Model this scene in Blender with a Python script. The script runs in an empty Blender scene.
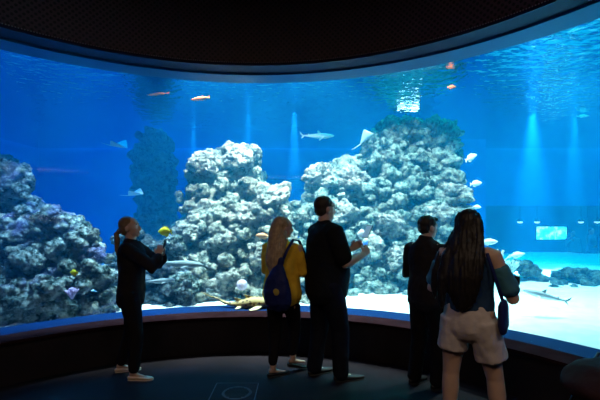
import bpy, bmesh, math, random
import numpy as np
from mathutils import Vector, Matrix, noise, Euler

C = bpy.context.scene.collection
S = bpy.context.scene
PI = math.pi
random.seed(7); RNG = np.random.RandomState(11)

# ------------------------------------------------------------------ camera, world, light, exposure
EYE, F, HOR = 1.62, 400.0, 215.0
cam_d = bpy.data.cameras.new('camera'); cam = bpy.data.objects.new('camera', cam_d); C.objects.link(cam)
cam_d.sensor_width = 36; cam_d.lens = 24; cam_d.shift_y = 0.025; cam_d.clip_start = .05
cam.location = (0, 0, EYE); cam.rotation_euler = (PI/2, 0, 0)
S.camera = cam
S.view_settings.view_transform = 'Standard'; S.view_settings.look = 'None'
S.view_settings.exposure = 0.0; S.view_settings.gamma = 1.0; S.view_settings.use_curve_mapping = False
cy = S.cycles
cy.use_denoising = True; cy.max_bounces = 7; cy.diffuse_bounces = 3; cy.glossy_bounces = 3
cy.transparent_max_bounces = 16; cy.volume_bounces = 2; cy.transmission_bounces = 4
cy.sample_clamp_indirect = 4.0; cy.caustics_reflective = False; cy.caustics_refractive = False

w = bpy.data.worlds.new('world'); S.world = w; w.use_nodes = True
w.node_tree.nodes['Background'].inputs[0].default_value = (.012, .012, .02, 1)
w.node_tree.nodes['Background'].inputs[1].default_value = .25

def spot(name, x, y, z, power, col, tx, ty, tz, size=60, blend=.6, rad=.12):
    l = bpy.data.lights.new(name, 'SPOT'); l.energy = power; l.color = col; l.spot_size = math.radians(size)
    l.spot_blend = blend; l.shadow_soft_size = rad
    o = bpy.data.objects.new(name, l); C.objects.link(o); o.location = (x, y, z)
    o.rotation_euler = (Vector((tx, ty, tz))-Vector((x, y, z))).to_track_quat('-Z', 'Y').to_euler()
    return o
def area(name, x, y, z, power, col, sx, sy, rot=(0, 0, 0)):
    l = bpy.data.lights.new(name, 'AREA'); l.shape = 'RECTANGLE'; l.size = sx; l.size_y = sy; l.energy = power; l.color = col
    o = bpy.data.objects.new(name, l); C.objects.link(o); o.location = (x, y, z); o.rotation_euler = rot
    return o
# lamps over the tank, all above the water line; broad blue panels are added fill
area('tank_fill_panel', -4.0, 9.0, 6.0, 760, (.0, .36, .95), 7, 7)
area('tank_fill_panel', 5.5, 8.8, 6.0, 1350, (.0, .82, .80), 9, 8)
area('tank_fill_panel', 0.3, 9.4, 6.0, 60, (.0, .42, .95), 5, 6)
WHT = (.97, 1.0, .88)
spot('tank_spot', -3.15, 4.6, 4.7, 1900, (.55, .82, 1.0), -3.3, 5.2, .6, 62)
spot('tank_spot', -2.35, 5.1, 4.7, 2100, (.55, .82, 1.0), -2.8, 5.6, .6, 62)
spot('tank_spot', -1.2, 5.7, 4.7, 1900, WHT, -1.2, 6.5, .6, 80)
spot('tank_spot', 0.1, 5.75, 4.7, 1900, WHT, 0.1, 6.5, .4, 80)
spot('tank_spot', 1.6, 5.65, 4.7, 1350, WHT, 1.6, 6.8, .4, 84)
spot('tank_spot', 3.2, 5.2, 4.7, 1800, WHT, 3.2, 5.8, .4, 90)
spot('tank_spot', 4.6, 6.5, 4.7, 1300, WHT, 4.8, 6.8, .4, 84)
# narrow beams that draw shafts in the water
spot('beam_lamp', -2.45, 9.2, 3.98, 9000, (.5, .85, 1), -2.45, 9.2, 0, 11, .8, .04)
spot('beam_lamp', -1.1, 8.6, 3.98, 6000, (.45, .75, 1), -1.15, 8.6, 0, 15, .8, .04)
spot('beam_lamp', -0.12, 8.4, 3.98, 12000, (.6, .8, 1), -0.12, 8.4, 0, 13, .8, .04)
spot('beam_lamp', 5.0, 8.6, 3.98, 14000, (.6, .75, 1), 5.0, 8.6, 0, 27, .9, .05)
spot('beam_lamp', 6.1, 8.9, 3.98, 9000, (.35, .95, .9), 6.1, 8.9, 0, 16, .9, .05)
# dim house lights of the gallery
area('gallery_light', -1.5, -1.0, 4.3, 42, (1.0, .72, .50), 1.6, 1.0)
area('gallery_light', 1.8, .0, 4.3, 26, (1.0, .80, .62), 1.2, .8)

# ------------------------------------------------------------------ helpers
def P(px, py, d): return Vector(((px-300)/F*d, d, EYE+(HOR-py)/F*d))

class MB:
    def __init__(s): s.v = []; s.f = []
    def add(s, vs, fs):
        n = len(s.v); s.v += [tuple(p) for p in vs]; s.f += [tuple(i+n for i in f) for f in fs]; return s
    def box(s, c, h, rot=None):
        vs = [Vector((x*h[0], y*h[1], z*h[2])) for x in (-1, 1) for y in (-1, 1) for z in (-1, 1)]
        if rot: vs = [rot @ p for p in vs]
        return s.add([p+Vector(c) for p in vs], [(0,1,3,2),(4,6,7,5),(0,4,5,1),(2,3,7,6),(0,2,6,4),(1,5,7,3)])
    def ell(s, c, r, rot=None, nu=20, nv=12):
        vs = [Vector((0, 0, -r[2]))]; fs = []
        for j in range(1, nv):
            a = -PI/2+PI*j/nv
            for i in range(nu):
                b = 2*PI*i/nu; vs.append(Vector((r[0]*math.cos(a)*math.cos(b), r[1]*math.cos(a)*math.sin(b), r[2]*math.sin(a))))
        vs.append(Vector((0, 0, r[2]))); L = len(vs)-1
        for i in range(nu):
            k = (i+1) % nu
            fs.append((0, 1+k, 1+i)); fs.append((L, L-nu+i, L-nu+k))
            for j in range(nv-2):
                fs.append((1+j*nu+i, 1+j*nu+k, 1+(j+1)*nu+k, 1+(j+1)*nu+i))
        if rot: vs = [rot @ p for p in vs]
        return s.add([p+Vector(c) for p in vs], fs)
    def tube(s, pts, rads, ref=(1, 0, 0), n=16, cap=True):
        pts = [Vector(p) for p in pts]; rads = [(r, r) if not isinstance(r, (tuple, list)) else r for r in rads]
        m = len(pts); T = []
        for i in range(m):
            t = (pts[min(i+1, m-1)]-pts[max(i-1, 0)]); T.append(t.normalized() if t.length > 1e-9 else Vector((0, 0, 1)))
        if cap:
            a, b = rads[0], rads[-1]; k0 = min(a)*.7; k1 = min(b)*.7
            pts = [pts[0]-T[0]*k0, pts[0]-T[0]*k0*.6]+pts+[pts[-1]+T[-1]*k1*.6, pts[-1]+T[-1]*k1]
            rads = [(a[0]*.35, a[1]*.35), (a[0]*.8, a[1]*.8)]+rads+[(b[0]*.8, b[1]*.8), (b[0]*.35, b[1]*.35)]
            T = [T[0], T[0]]+T+[T[-1], T[-1]]; m += 4
        vs = []; fs = []; u = Vector(ref)
        for p, r, t in zip(pts, rads, T):
            rr = Vector(ref) if abs(t.dot(Vector(ref))) < .9 else u
            u = rr-t*rr.dot(t)
            if u.length < 1e-4: u = t.orthogonal()
            u.normalize(); v = t.cross(u)
            for i in range(n):
                a = 2*PI*i/n; vs.append(p+u*r[0]*math.cos(a)+v*r[1]*math.sin(a))
        for j in range(m-1):
            for i in range(n):
                k = (i+1) % n; fs.append((j*n+i, j*n+k, (j+1)*n+k, (j+1)*n+i))
        fs.append(tuple(range(n-1, -1, -1))); fs.append(tuple((m-1)*n+i for i in range(n)))
        return s.add(vs, fs)
    def slab(s, poly, t, frame):                     # polygon of 2-D points, thickness t, frame = 4x4
        n = len(poly)
        vs = [frame @ Vector((x, y, z)) for z in (-t/2, t/2) for x, y in poly]
        fs = [tuple(range(n-1, -1, -1)), tuple(range(n, 2*n))]+[(i, (i+1) % n, n+(i+1) % n, n+i) for i in range(n)]
        return s.add(vs, fs)
    def mesh(s, name):
        m = bpy.data.meshes.new(name); m.from_pydata(s.v, [], s.f); m.update()
        b = bmesh.new(); b.from_mesh(m); bmesh.ops.recalc_face_normals(b, faces=b.faces); b.to_mesh(m); b.free()
        return m
def obj(name, mb, mat, parent=None, smooth=True, kind=None):
    me = mb.mesh(name) if isinstance(mb, MB) else mb
    o = bpy.data.objects.new(name, me); C.objects.link(o); me.name = name
    if mat and not me.materials: me.materials.append(mat)
    if smooth: me.polygons.foreach_set('use_smooth', [True]*len(me.polygons))
    if parent: o.parent = parent
    if kind: o['kind'] = kind
    return o
def remesh(mb, vox, smooth=4, disp=None):
    o = bpy.data.objects.new('tmp', mb.mesh('tmp')); C.objects.link(o)
    md = o.modifiers.new('r', 'REMESH'); md.mode = 'VOXEL'; md.voxel_size = vox; md.use_smooth_shade = True
    if smooth:
        sm = o.modifiers.new('s', 'SMOOTH'); sm.factor = .5; sm.iterations = smooth
    dg = bpy.context.evaluated_depsgraph_get(); dg.update()
    me = bpy.data.meshes.new_from_object(o.evaluated_get(dg), depsgraph=dg)
    bpy.data.objects.remove(o)
    if disp:
        nor = [v.normal.copy() for v in me.vertices]
        for v, nn in zip(me.vertices, nor): v.co += nn*disp(v.co)
        me.update()
    return me
def thing(name, label, cat, loc=(0, 0, 0), rot=(0, 0, 0), group=None, scale=1):
    o = bpy.data.objects.new(name, None); C.objects.link(o); o.location = loc; o.rotation_euler = rot
    o.scale = (scale,)*3; o.empty_display_size = .1
    o['label'] = label; o['category'] = cat
    if group: o['group'] = group
    return o
def tag(o, label, cat, group=None, kind=None):
    o['label'] = label; o['category'] = cat
    if group: o['group'] = group
    if kind: o['kind'] = kind
    return o

# ------------------------------------------------------------------ materials
def newmat(name):
    m = bpy.data.materials.new(name); m.use_nodes = True; nt = m.node_tree
    return m, nt, nt.nodes, nt.links, nt.nodes['Principled BSDF']
def plain(name, col, rough=.6, metal=0, nscale=0, namt=.0, bump=0, bscale=60, emit=0, spec=.4):
    m, nt, N, L, b = newmat(name)
    b.inputs['Base Color'].default_value = (*col, 1); b.inputs['Roughness'].default_value = rough; b.inputs['Specular IOR Level'].default_value = spec
    b.inputs['Metallic'].default_value = metal
    if emit: b.inputs['Emission Color'].default_value = (*col, 1); b.inputs['Emission Strength'].default_value = emit
    tc = N.new('ShaderNodeTexCoord')
    if nscale:
        n = N.new('ShaderNodeTexNoise'); n.inputs['Scale'].default_value = nscale; n.inputs['Detail'].default_value = 5
        L.new(tc.outputs['Object'], n.inputs['Vector'])
        r = N.new('ShaderNodeValToRGB'); r.color_ramp.elements[0].position = .3; r.color_ramp.elements[1].position = .7
        r.color_ramp.elements[0].color = (*[c*(1-namt) for c in col], 1); r.color_ramp.elements[1].color = (*[min(1, c*(1+namt)) for c in col], 1)
        L.new(n.outputs['Fac'], r.inputs[0]); L.new(r.outputs[0], b.inputs['Base Color'])
    if bump:
        n2 = N.new('ShaderNodeTexNoise'); n2.inputs['Scale'].default_value = bscale; n2.inputs['Detail'].default_value = 4
        L.new(tc.outputs['Object'], n2.inputs['Vector'])
        bm = N.new('ShaderNodeBump'); bm.inputs['Strength'].default_value = bump; bm.inputs['Distance'].default_value = .02
        L.new(n2.outputs['Fac'], bm.inputs['Height']); L.new(bm.outputs[0], b.inputs['Normal'])
    return m

def rockmat(name, light, mid, dark, accent, acc_amt=.5, scale=1.0):
    m, nt, N, L, b = newmat(name)
    tc = N.new('ShaderNodeTexCoord'); b.inputs['Roughness'].default_value = .95
    b.inputs['Specular IOR Level'].default_value = .1
    n = N.new('ShaderNodeTexNoise'); n.inputs['Scale'].default_value = 8*scale; n.inputs['Detail'].default_value = 8; n.inputs['Roughness'].default_value = .68
    L.new(tc.outputs['Object'], n.inputs['Vector'])
    r = N.new('ShaderNodeValToRGB'); e = r.color_ramp.elements
    e[0].position = .40; e[0].color = (*dark, 1); e[1].position = .60; e[1].color = (*light, 1)
    x = e.new(.48); x.color = (*mid, 1)
    L.new(n.outputs['Fac'], r.inputs[0])
    n2 = N.new('ShaderNodeTexNoise'); n2.inputs['Scale'].default_value = 2.3*scale; n2.inputs['Detail'].default_value = 6
    mp = N.new('ShaderNodeMapping'); mp.inputs['Location'].default_value = (7, 3, 5)
    L.new(tc.outputs['Object'], mp.inputs[0]); L.new(mp.outputs[0], n2.inputs['Vector'])
    r2 = N.new('ShaderNodeValToRGB'); r2.color_ramp.elements[0].position = .52; r2.color_ramp.elements[1].position = .62
    r2.color_ramp.elements[0].color = (0, 0, 0, 1); r2.color_ramp.elements[1].color = (acc_amt,)*3+(1,)
    L.new(n2.outputs['Fac'], r2.inputs[0])
    mx = N.new('ShaderNodeMix'); mx.data_type = 'RGBA'; L.new(r2.outputs[0], mx.inputs[0]); L.new(r.outputs[0], mx.inputs[6])
    mx.inputs[7].default_value = (*accent, 1)
    # pits and polyps, with crevice shade multiplied into the colour
    v = N.new('ShaderNodeTexVoronoi'); v.inputs['Scale'].default_value = 16*scale; L.new(tc.outputs['Object'], v.inputs['Vector'])
    mx2 = N.new('ShaderNodeMix'); mx2.data_type = 'RGBA'; mx2.blend_type = 'MULTIPLY'; mx2.inputs[0].default_value = .3
    L.new(mx.outputs[2], mx2.inputs[6])
    r3 = N.new('ShaderNodeValToRGB'); r3.color_ramp.elements[0].position = .1; r3.color_ramp.elements[0].color = (1, 1, 1, 1)
    r3.color_ramp.elements[1].position = .6; r3.color_ramp.elements[1].color = (.25, .3, .35, 1)
    L.new(v.outputs['Distance'], r3.inputs[0]); L.new(r3.outputs[0], mx2.inputs[7]); L.new(mx2.outputs[2], b.inputs['Base Color'])
    n4 = N.new('ShaderNodeTexNoise'); n4.inputs['Scale'].default_value = 46*scale; n4.inputs['Detail'].default_value = 6; n4.inputs['Roughness'].default_value = .7
    L.new(tc.outputs['Object'], n4.inputs['Vector'])
    bm = N.new('ShaderNodeBump'); bm.inputs['Strength'].default_value = 1; bm.inputs['Distance'].default_value = .13
    L.new(n4.outputs['Fac'], bm.inputs['Height'])
    bm2 = N.new('ShaderNodeBump'); bm2.invert = True; bm2.inputs['Strength'].default_value = .6; bm2.inputs['Distance'].default_value = .05
    L.new(v.outputs['Distance'], bm2.inputs['Height']); L.new(bm.outputs[0], bm2.inputs['Normal']); L.new(bm2.outputs[0], b.inputs['Normal'])
    return m

M_floor = plain('gallery_floor', (.010, .0062, .010), .6, spec=.12, nscale=3, namt=.35, bump=.15, bscale=120)
M_dark = plain('dark_paint', (.012, .010, .012), .7)
M_kick = plain('kick_wall', (.010, .006, .008), .6, nscale=4, namt=.3)
M_ledge = plain('ledge_wood', (.020, .0085, .011), .8, nscale=6, namt=.3, spec=0)
M_blueledge = plain('blue_ledge', (.001, .018, .08), .6, spec=.05)
M_soffit = plain('soffit_blue_reflection', (.015, .085, .22), .4, spec=.2)  # blue tank reflection put into the soffit colour
M_soffit2 = plain('soffit_navy', (.008, .012, .05), .5, spec=.15)
M_wallpaint = plain('tank_wall_paint', (.02, .15, .50), .9, nscale=.8, namt=.12)
M_ceiling = plain('gallery_ceiling', (.01, .008, .01), .8)

def perforated():
    m, nt, N, L, b = newmat('perforated_panel')
    uv = N.new('ShaderNodeUVMap')
    sc = N.new('ShaderNodeVectorMath'); sc.operation = 'SCALE'; sc.inputs['Scale'].default_value = 22
    L.new(uv.outputs[0], sc.inputs[0])
    rt = N.new('ShaderNodeMapping'); rt.inputs['Rotation'].default_value = (0, 0, PI/4); L.new(sc.outputs[0], rt.inputs[0])
    fr = N.new('ShaderNodeVectorMath'); fr.operation = 'FRACTION'; L.new(rt.outputs[0], fr.inputs[0])
    sb = N.new('ShaderNodeVectorMath'); sb.operation = 'SUBTRACT'; sb.inputs[1].default_value = (.5, .5, 0); L.new(fr.outputs[0], sb.inputs[0])
    ln = N.new('ShaderNodeVectorMath'); ln.operation = 'LENGTH'; L.new(sb.outputs[0], ln.inputs[0])
    r = N.new('ShaderNodeValToRGB'); r.color_ramp.elements[0].position = .26; r.color_ramp.elements[0].color = (.001, .001, .001, 1)
    r.color_ramp.elements[1].position = .36; r.color_ramp.elements[1].color = (.075, .038, .050, 1)
    L.new(ln.outputs['Value'], r.inputs[0]); L.new(r.outputs[0], b.inputs['Base Color'])
    b.inputs['Roughness'].default_value = .5
    return m
M_perf = perforated()

def thinglass(name, base=.003, amt=.12, tint=(.97, .99, 1)):
    m, nt, N, L, b = newmat(name); N.remove(b); out = N['Material Output']
    tr = N.new('ShaderNodeBsdfTransparent'); tr.inputs[0].default_value = (*tint, 1)
    gl = N.new('ShaderNodeBsdfGlossy'); gl.inputs['Roughness'].default_value = .02
    lw = N.new('ShaderNodeLayerWeight'); lw.inputs[0].default_value = .5
    pw = N.new('ShaderNodeMath'); pw.operation = 'POWER'; L.new(lw.outputs['Facing'], pw.inputs[0]); pw.inputs[1].default_value = 4
    ma = N.new('ShaderNodeMath'); ma.operation = 'MULTIPLY_ADD'; L.new(pw.outputs[0], ma.inputs[0]); ma.inputs[1].default_value = amt; ma.inputs[2].default_value = base
    mx = N.new('ShaderNodeMixShader'); L.new(ma.outputs[0], mx.inputs[0]); L.new(tr.outputs[0], mx.inputs[1]); L.new(gl.outputs[0], mx.inputs[2])
    L.new(mx.outputs[0], out.inputs['Surface']); return m
M_acrylic = thinglass('acrylic')

def watersurf():
    m, nt, N, L, b = newmat('water_surface'); N.remove(b); out = N['Material Output']
    tc = N.new('ShaderNodeTexCoord')
    mp = N.new('ShaderNodeMapping'); mp.inputs['Scale'].default_value = (1, 1.2, 1); L.new(tc.outputs['Object'], mp.inputs[0])
    n = N.new('ShaderNodeTexNoise'); n.inputs['Scale'].default_value = 5.0; n.inputs['Detail'].default_value = 2; L.new(mp.outputs[0], n.inputs['Vector'])
    bm = N.new('ShaderNodeBump'); bm.inputs['Strength'].default_value = .6; bm.inputs['Distance'].default_value = .05; L.new(n.outputs['Fac'], bm.inputs['Height'])
    fr = N.new('ShaderNodeFresnel'); fr.inputs['IOR'].default_value = 1.33
    tr = N.new('ShaderNodeBsdfTransparent'); gl = N.new('ShaderNodeBsdfGlossy'); gl.inputs['Roughness'].default_value = .03
    gl.inputs[0].default_value = (.5, .62, .72, 1); L.new(bm.outputs[0], gl.inputs['Normal'])
    mx = N.new('ShaderNodeMixShader'); L.new(fr.outputs[0], mx.inputs[0]); L.new(tr.outputs[0], mx.inputs[1]); L.new(gl.outputs[0], mx.inputs[2])
    L.new(mx.outputs[0], out.inputs['Surface']); return m
M_wsurf = watersurf()

def watervol():
    m, nt, N, L, b = newmat('tank_water'); N.remove(b); out = N['Material Output']
    sc = N.new('ShaderNodeVolumeScatter'); sc.inputs['Color'].default_value = (.01, .48, 1.0, 1); sc.inputs['Density'].default_value = .045
    sc.inputs['Anisotropy'].default_value = .25
    ab = N.new('ShaderNodeVolumeAbsorption'); ab.inputs['Color'].default_value = (.0, .66, .90, 1); ab.inputs['Density'].default_value = .16
    ad = N.new('ShaderNodeAddShader'); L.new(sc.outputs[0], ad.inputs[0]); L.new(ab.outputs[0], ad.inputs[1])
    L.new(ad.outputs[0], out.inputs['Volume']); return m
M_water = watervol()

def sandmat():
    m = plain('sand', (.78, .80, .78), .95, nscale=5, namt=.12, bump=.5, bscale=9); return m
M_sand = sandmat()

# ------------------------------------------------------------------ setting: gallery
CX, CY, RG = -.525, 1.56, 3.73
SILL, HEAD = .41, 3.385
def arc(r, a): return (CX+r*math.cos(a), CY+r*math.sin(a))
NA = 128
def sweep(profile, a0=0, a1=PI, n=NA, closed=True):
    mb = MB(); vs = []; fs = []; k = len(profile)
    for i in range(n+1):
        a = a0+(a1-a0)*i/n
        for r, z in profile: x, y = arc(r, a); vs.append((x, y, z))
    for i in range(n):
        for j in range(k if closed else k-1):
            q = (j+1) % k; fs.append((i*k+j, i*k+q, (i+1)*k+q, (i+1)*k+j))
    if closed: fs.append(tuple(range(k))); fs.append(tuple(n*k+j for j in range(k-1, -1, -1)))
    return mb.add(vs, fs)
mb = MB(); mb.box((-.525, .2, -.05), (3.9, 5.4, .05)); obj('floor', mb, M_floor, smooth=False, kind='structure')
mb = MB(); mb.box((-.525, .2, 4.75), (3.9, 5.4, .05)); obj('ceiling', mb, M_ceiling, smooth=False, kind='structure')
obj('wall_front', sweep([(3.17, 0), (3.17, .395), (3.38, .395), (3.38, 0)]), M_kick, kind='structure', smooth=False)
obj('trim_1', sweep([(3.14, .395), (3.14, .425), (3.40, .432), (3.40, .395)]), M_ledge, kind='structure', smooth=False)
obj('trim_2', sweep([(3.40, .20), (3.40, .430), (3.74, .432), (3.74, .20)]), M_blueledge, kind='structure', smooth=False)
# bulkhead with UVs for the perforation
up = sweep([(3.16, 3.40), (3.16, 4.72), (3.24, 4.72), (3.24, 3.40)])
o = obj('wall_upper', up, M_perf, kind='structure', smooth=False)
uvl = o.data.uv_layers.new(name='UVMap')
for lp in o.data.loops:
    c = o.data.vertices[lp.vertex_index].co; uvl.data[lp.index].uv = (math.atan2(c.y-CY, c.x-CX)*3.16, c.z)
obj('trim_3', sweep([(3.13, 3.37), (3.13, 3.40), (3.42, 3.43), (3.42, 3.385)]), M_soffit2, kind='structure', smooth=False)
obj('trim_4', sweep([(3.42, 3.36), (3.42, 3.60), (3.80, 3.60), (3.80, 3.385)]), M_soffit, kind='structure', smooth=False)
# pale metal dots standing for the lit holes along the panel's bottom edge
mb = MB()
for i in range(300):
    a = PI*(.12+.76*i/299); x, y = arc(3.15, a); mb.ell((x, y, 3.415), (.006, .006, .006), nu=6, nv=4)
obj('trim_5', mb, plain('lit_edge_dots', (.45, .45, .5), .3, 1), kind='structure')
for nm, x in (('wall_left', CX-3.2), ('wall_right', CX+3.2)):
    mb = MB(); mb.box((x, -1.6, 2.35), (.05, 3.2, 2.35)); obj(nm, mb, M_dark, kind='structure', smooth=False)
mb = MB(); mb.box((CX, -4.8, 2.35), (3.3, .05, 2.35)); obj('wall_back', mb, M_dark, kind='structure', smooth=False)
obj('window_1', sweep([(3.44, .432), (3.44, 3.385), (3.47, 3.385), (3.47, .432)]), M_acrylic, kind='structure')

# ------------------------------------------------------------------ setting: tank
TX0, TX1, TY1, ZS, ZSAND = -8.5, 11.5, 13.0, 3.78, .36
def outer(a):
    dx, dy = math.cos(a), math.sin(a); t = 1e9
    if dx > 1e-6: t = min(t, (TX1-CX)/dx)
    if dx < -1e-6: t = min(t, (TX0-CX)/dx)
    if dy > 1e-6: t = min(t, (TY1-CY)/dy)
    return t
ANG = sorted(list(np.linspace(0, PI, 97))+[math.atan2(TY1-CY, TX1-CX), math.atan2(TY1-CY, TX0-CX)])
def footprint(r, zs, zt, inset=0):
    vs = []; fs = []; n = len(ANG)
    for z in (zs, zt):
        for a in ANG:
            for rr in (r, outer(a)-inset): x, y = arc(rr, a); vs.append((x, y, z))
    o2 = 2*n
    for i in range(n-1):
        a, b, c, d = 2*i, 2*i+1, 2*i+3, 2*i+2
        fs += [(a, b, c, d), (o2+d, o2+c, o2+b, o2+a), (a, d, o2+d, o2+a), (b, o2+b, o2+c, c)]
    fs += [(0, o2, o2+1, 1), (2*n-2, 2*n-1, o2+2*n-1, o2+2*n-2)]
    return MB().add(vs, fs)
tag(obj('tank_water', footprint(3.475, .0, ZS+.12, .05), M_water, smooth=False), 'clear blue water filling the big tank behind the curved window', 'water', kind='stuff')
mb = MB(); vs = []; fs = []; nr = 40
for a in ANG:
    for j in range(nr+1):
        r = 3.80+(outer(a)-.06-3.80)*j/nr; x, y = arc(r, a); vs.append((x, y, ZS))
for i in range(len(ANG)-1):
    for j in range(nr):
        b = i*(nr+1)+j; fs.append((b, b+nr+1, b+nr+2, b+1))
o = obj('water_surface', mb.add(vs, fs), M_wsurf, smooth=False); tag(o, 'rippled underside of the water surface along the top of the tank', 'water', kind='stuff')
# normals up
if o.data.polygons[0].normal.z < 0: o.data.flip_normals()
# sand bed
mb = MB(); vs = []; fs = []; nr = 60
def sandz(x, y, r):
    n1 = noise.noise(Vector((x*.7, y*.7, 0)))*.07+noise.noise(Vector((x*2.5, y*2.5, 3)))*.03
    k = min(1, max(0, (r-3.82)/.5)); return ZSAND+n1*k+.03*k
AS = sorted(list(np.linspace(0, PI, 220))+[math.atan2(TY1-CY, TX1-CX), math.atan2(TY1-CY, TX0-CX)])
for a in AS:
    for j in range(nr+1):
        t = (j/nr)**1.5; r = 3.745+(outer(a)-3.745)*t; x, y = arc(r, a); vs.append((x, y, sandz(x, y, r)))
for i in range(len(AS)-1):
    for j in range(nr):
        b = i*(nr+1)+j; fs.append((b, b+nr+1, b+nr+2, b+1))
tag(obj('sand_bed', mb.add(vs, fs), M_sand), 'bright white sand covering the bottom of the tank', 'sand', kind='stuff')
# tank walls; the far wall has an opening for the second viewing window
mb = MB(); mb.box((TX0-.1, 7.2, 2.6), (.1, 6.2, 2.6)); obj('wall_tank_left', mb, M_wallpaint, smooth=False, kind='structure')
mb = MB(); mb.box((TX1+.1, 7.2, 2.6), (.1, 6.2, 2.6)); obj('wall_tank_right', mb, M_wallpaint, smooth=False, kind='structure')
WX0, WX1, WZ0, WZ1 = 5.9, 11.0, .3, 1.92
mb = MB()
mb.box(((TX0+WX0)/2, TY1+.1, 2.6), ((WX0-TX0)/2, .1, 2.6)); mb.box(((TX1+WX1)/2, TY1+.1, 2.6), ((TX1-WX1)/2, .1, 2.6))
mb.box(((WX0+WX1)/2, TY1+.1, (WZ1+5.2)/2), ((WX1-WX0)/2, .1, (5.2-WZ1)/2)); mb.box(((WX0+WX1)/2, TY1+.1, WZ0/2), ((WX1-WX0)/2, .1, WZ0/2))
obj('wall_tank_back', mb, M_wallpaint, smooth=False, kind='structure')
# a square pier and two long rails on the far wall
mb = MB(); mb.box((4.55, 12.2, 2.6), (.75, .8, 2.6)); obj('wall_pier', mb, plain('pier_paint', (.02, .13, .50), .9), smooth=False, kind='structure')
mb = MB(); mb.box((-.6, 12.6, 2.78), (3.2, .3, .05)); mb.box((-.6, 12.6, 2.45), (3.2, .3, .04)); obj('trim_6', mb, plain('rail_paint', (.02, .12, .42), .8), smooth=False, kind='structure')
for nm, a, s_ in (('wall_tank_near_left', TX0, CX-3.4), ('wall_tank_near_right', TX1, CX+3.4)):
    mb = MB(); mb.box(((a+s_)/2, 1.45, 2.6), (abs(a-s_)/2, .1, 2.6)); obj(nm, mb, M_wallpaint, smooth=False, kind='structure')
# room behind the far window
M_far = plain('far_paint', (.03, .13, .30), .8); WXM = (WX0+WX1)/2
for nm, c, h in (('wall_far_back', (WXM, 16.15, 1.3), (3.1, .05, 1.9)), ('floor_far', (WXM, 14.65, -.65), (3.1, 1.42, .05)), ('ceiling_far', (WXM, 14.65, 3.25), (3.1, 1.42, .05)),
                 ('wall_far_left', (WX0-.6, 14.65, 1.3), (.04, 1.42, 1.9)), ('wall_far_right', (WX1+.6, 14.65, 1.3), (.04, 1.42, 1.9))):
    obj(nm, MB().box(c, h), M_far, smooth=False, kind='structure')
mb = MB(); mb.box(((WX0+WX1)/2, TY1+.1, (WZ0+WZ1)/2), ((WX1-WX0)/2, .02, (WZ1-WZ0)/2)); obj('window_2', mb, M_acrylic, smooth=False, kind='structure')
area('far_gallery_light', 8.5, 14.6, 3.2, 60, (.5, .85, 1), 3, 1)

# ------------------------------------------------------------------ rocks
def ico(sub):
    b = bmesh.new(); bmesh.ops.create_icosphere(b, subdivisions=sub, radius=1); b.verts.ensure_lookup_table()
    v = np.array([x.co[:] for x in b.verts]); f = np.array([[q.index for q in x.verts] for x in b.faces]); b.free(); return v, f
ICO = {3: ico(3), 4: ico(4), 5: ico(5)}
def rockproto(sub, seed):
    v, f = ICO[sub]; out = np.empty_like(v); off = Vector((seed*7.3, seed*3.1, seed*1.7))
    for i, p in enumerate(v):
        q = Vector(p)
        n = noise.noise(q*1.1+off)*.42+noise.noise(q*2.6+off)*.24
        n += (.5-abs(noise.noise(q*4.5+off)))*.32-.14
        n += (.4-abs(noise.noise(q*9+off)))*.14-.05+(noise.noise(q*18+off)*.05 if sub > 3 else 0)
        out[i] = p*(1+n)
    return out
PROTO = {3: [rockproto(3, s) for s in range(10)], 4: [rockproto(4, s+20) for s in range(12)], 5: [rockproto(5, s+50) for s in range(5)]}
def rock_into(acc, c, r, sub=4, sq=(1, 1, 1)):
    v = PROTO[sub][random.randrange(len(PROTO[sub]))]; R = np.array(Euler((random.uniform(0, 6), random.uniform(0, 6), random.uniform(0, 6))).to_matrix())
    v = (v @ R.T)*np.array(sq)*r+np.array(c)
    n = acc['n']; acc['v'].append(v); acc['f'].append(ICO[sub][1]+n); acc['n'] += len(v)
def acc_new(): return {'v': [], 'f': [], 'n': 0}
def acc_mesh(acc, name):
    V = np.concatenate(acc['v']); Fc = np.concatenate(acc['f'])
    me = bpy.data.meshes.new(name); me.vertices.add(len(V)); me.vertices.foreach_set('co', V.astype(np.float32).ravel())
    me.loops.add(len(Fc)*3); me.loops.foreach_set('vertex_index', Fc.astype(np.int32).ravel())
    me.polygons.add(len(Fc)); me.polygons.foreach_set('loop_start', np.arange(0, len(Fc)*3, 3, dtype=np.int32))
    me.update(calc_edges=True); me.validate(); return me
def inside(poly, x, y):
    r = False; n = len(poly)
    for i in range(n):
        x1, y1 = poly[i]; x2, y2 = poly[(i+1) % n]
        if (y1 > y) != (y2 > y) and x < (x2-x1)*(y-y1)/(y2-y1)+x1: r = not r
    return r
def clear_glass(px, py, d, r, lim=3.86):
    while True:
        p = P(px, py, d)
        if math.hypot(p.x-CX, p.y-CY)-r*1.25 > lim: return p, d
        d += .05
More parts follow.
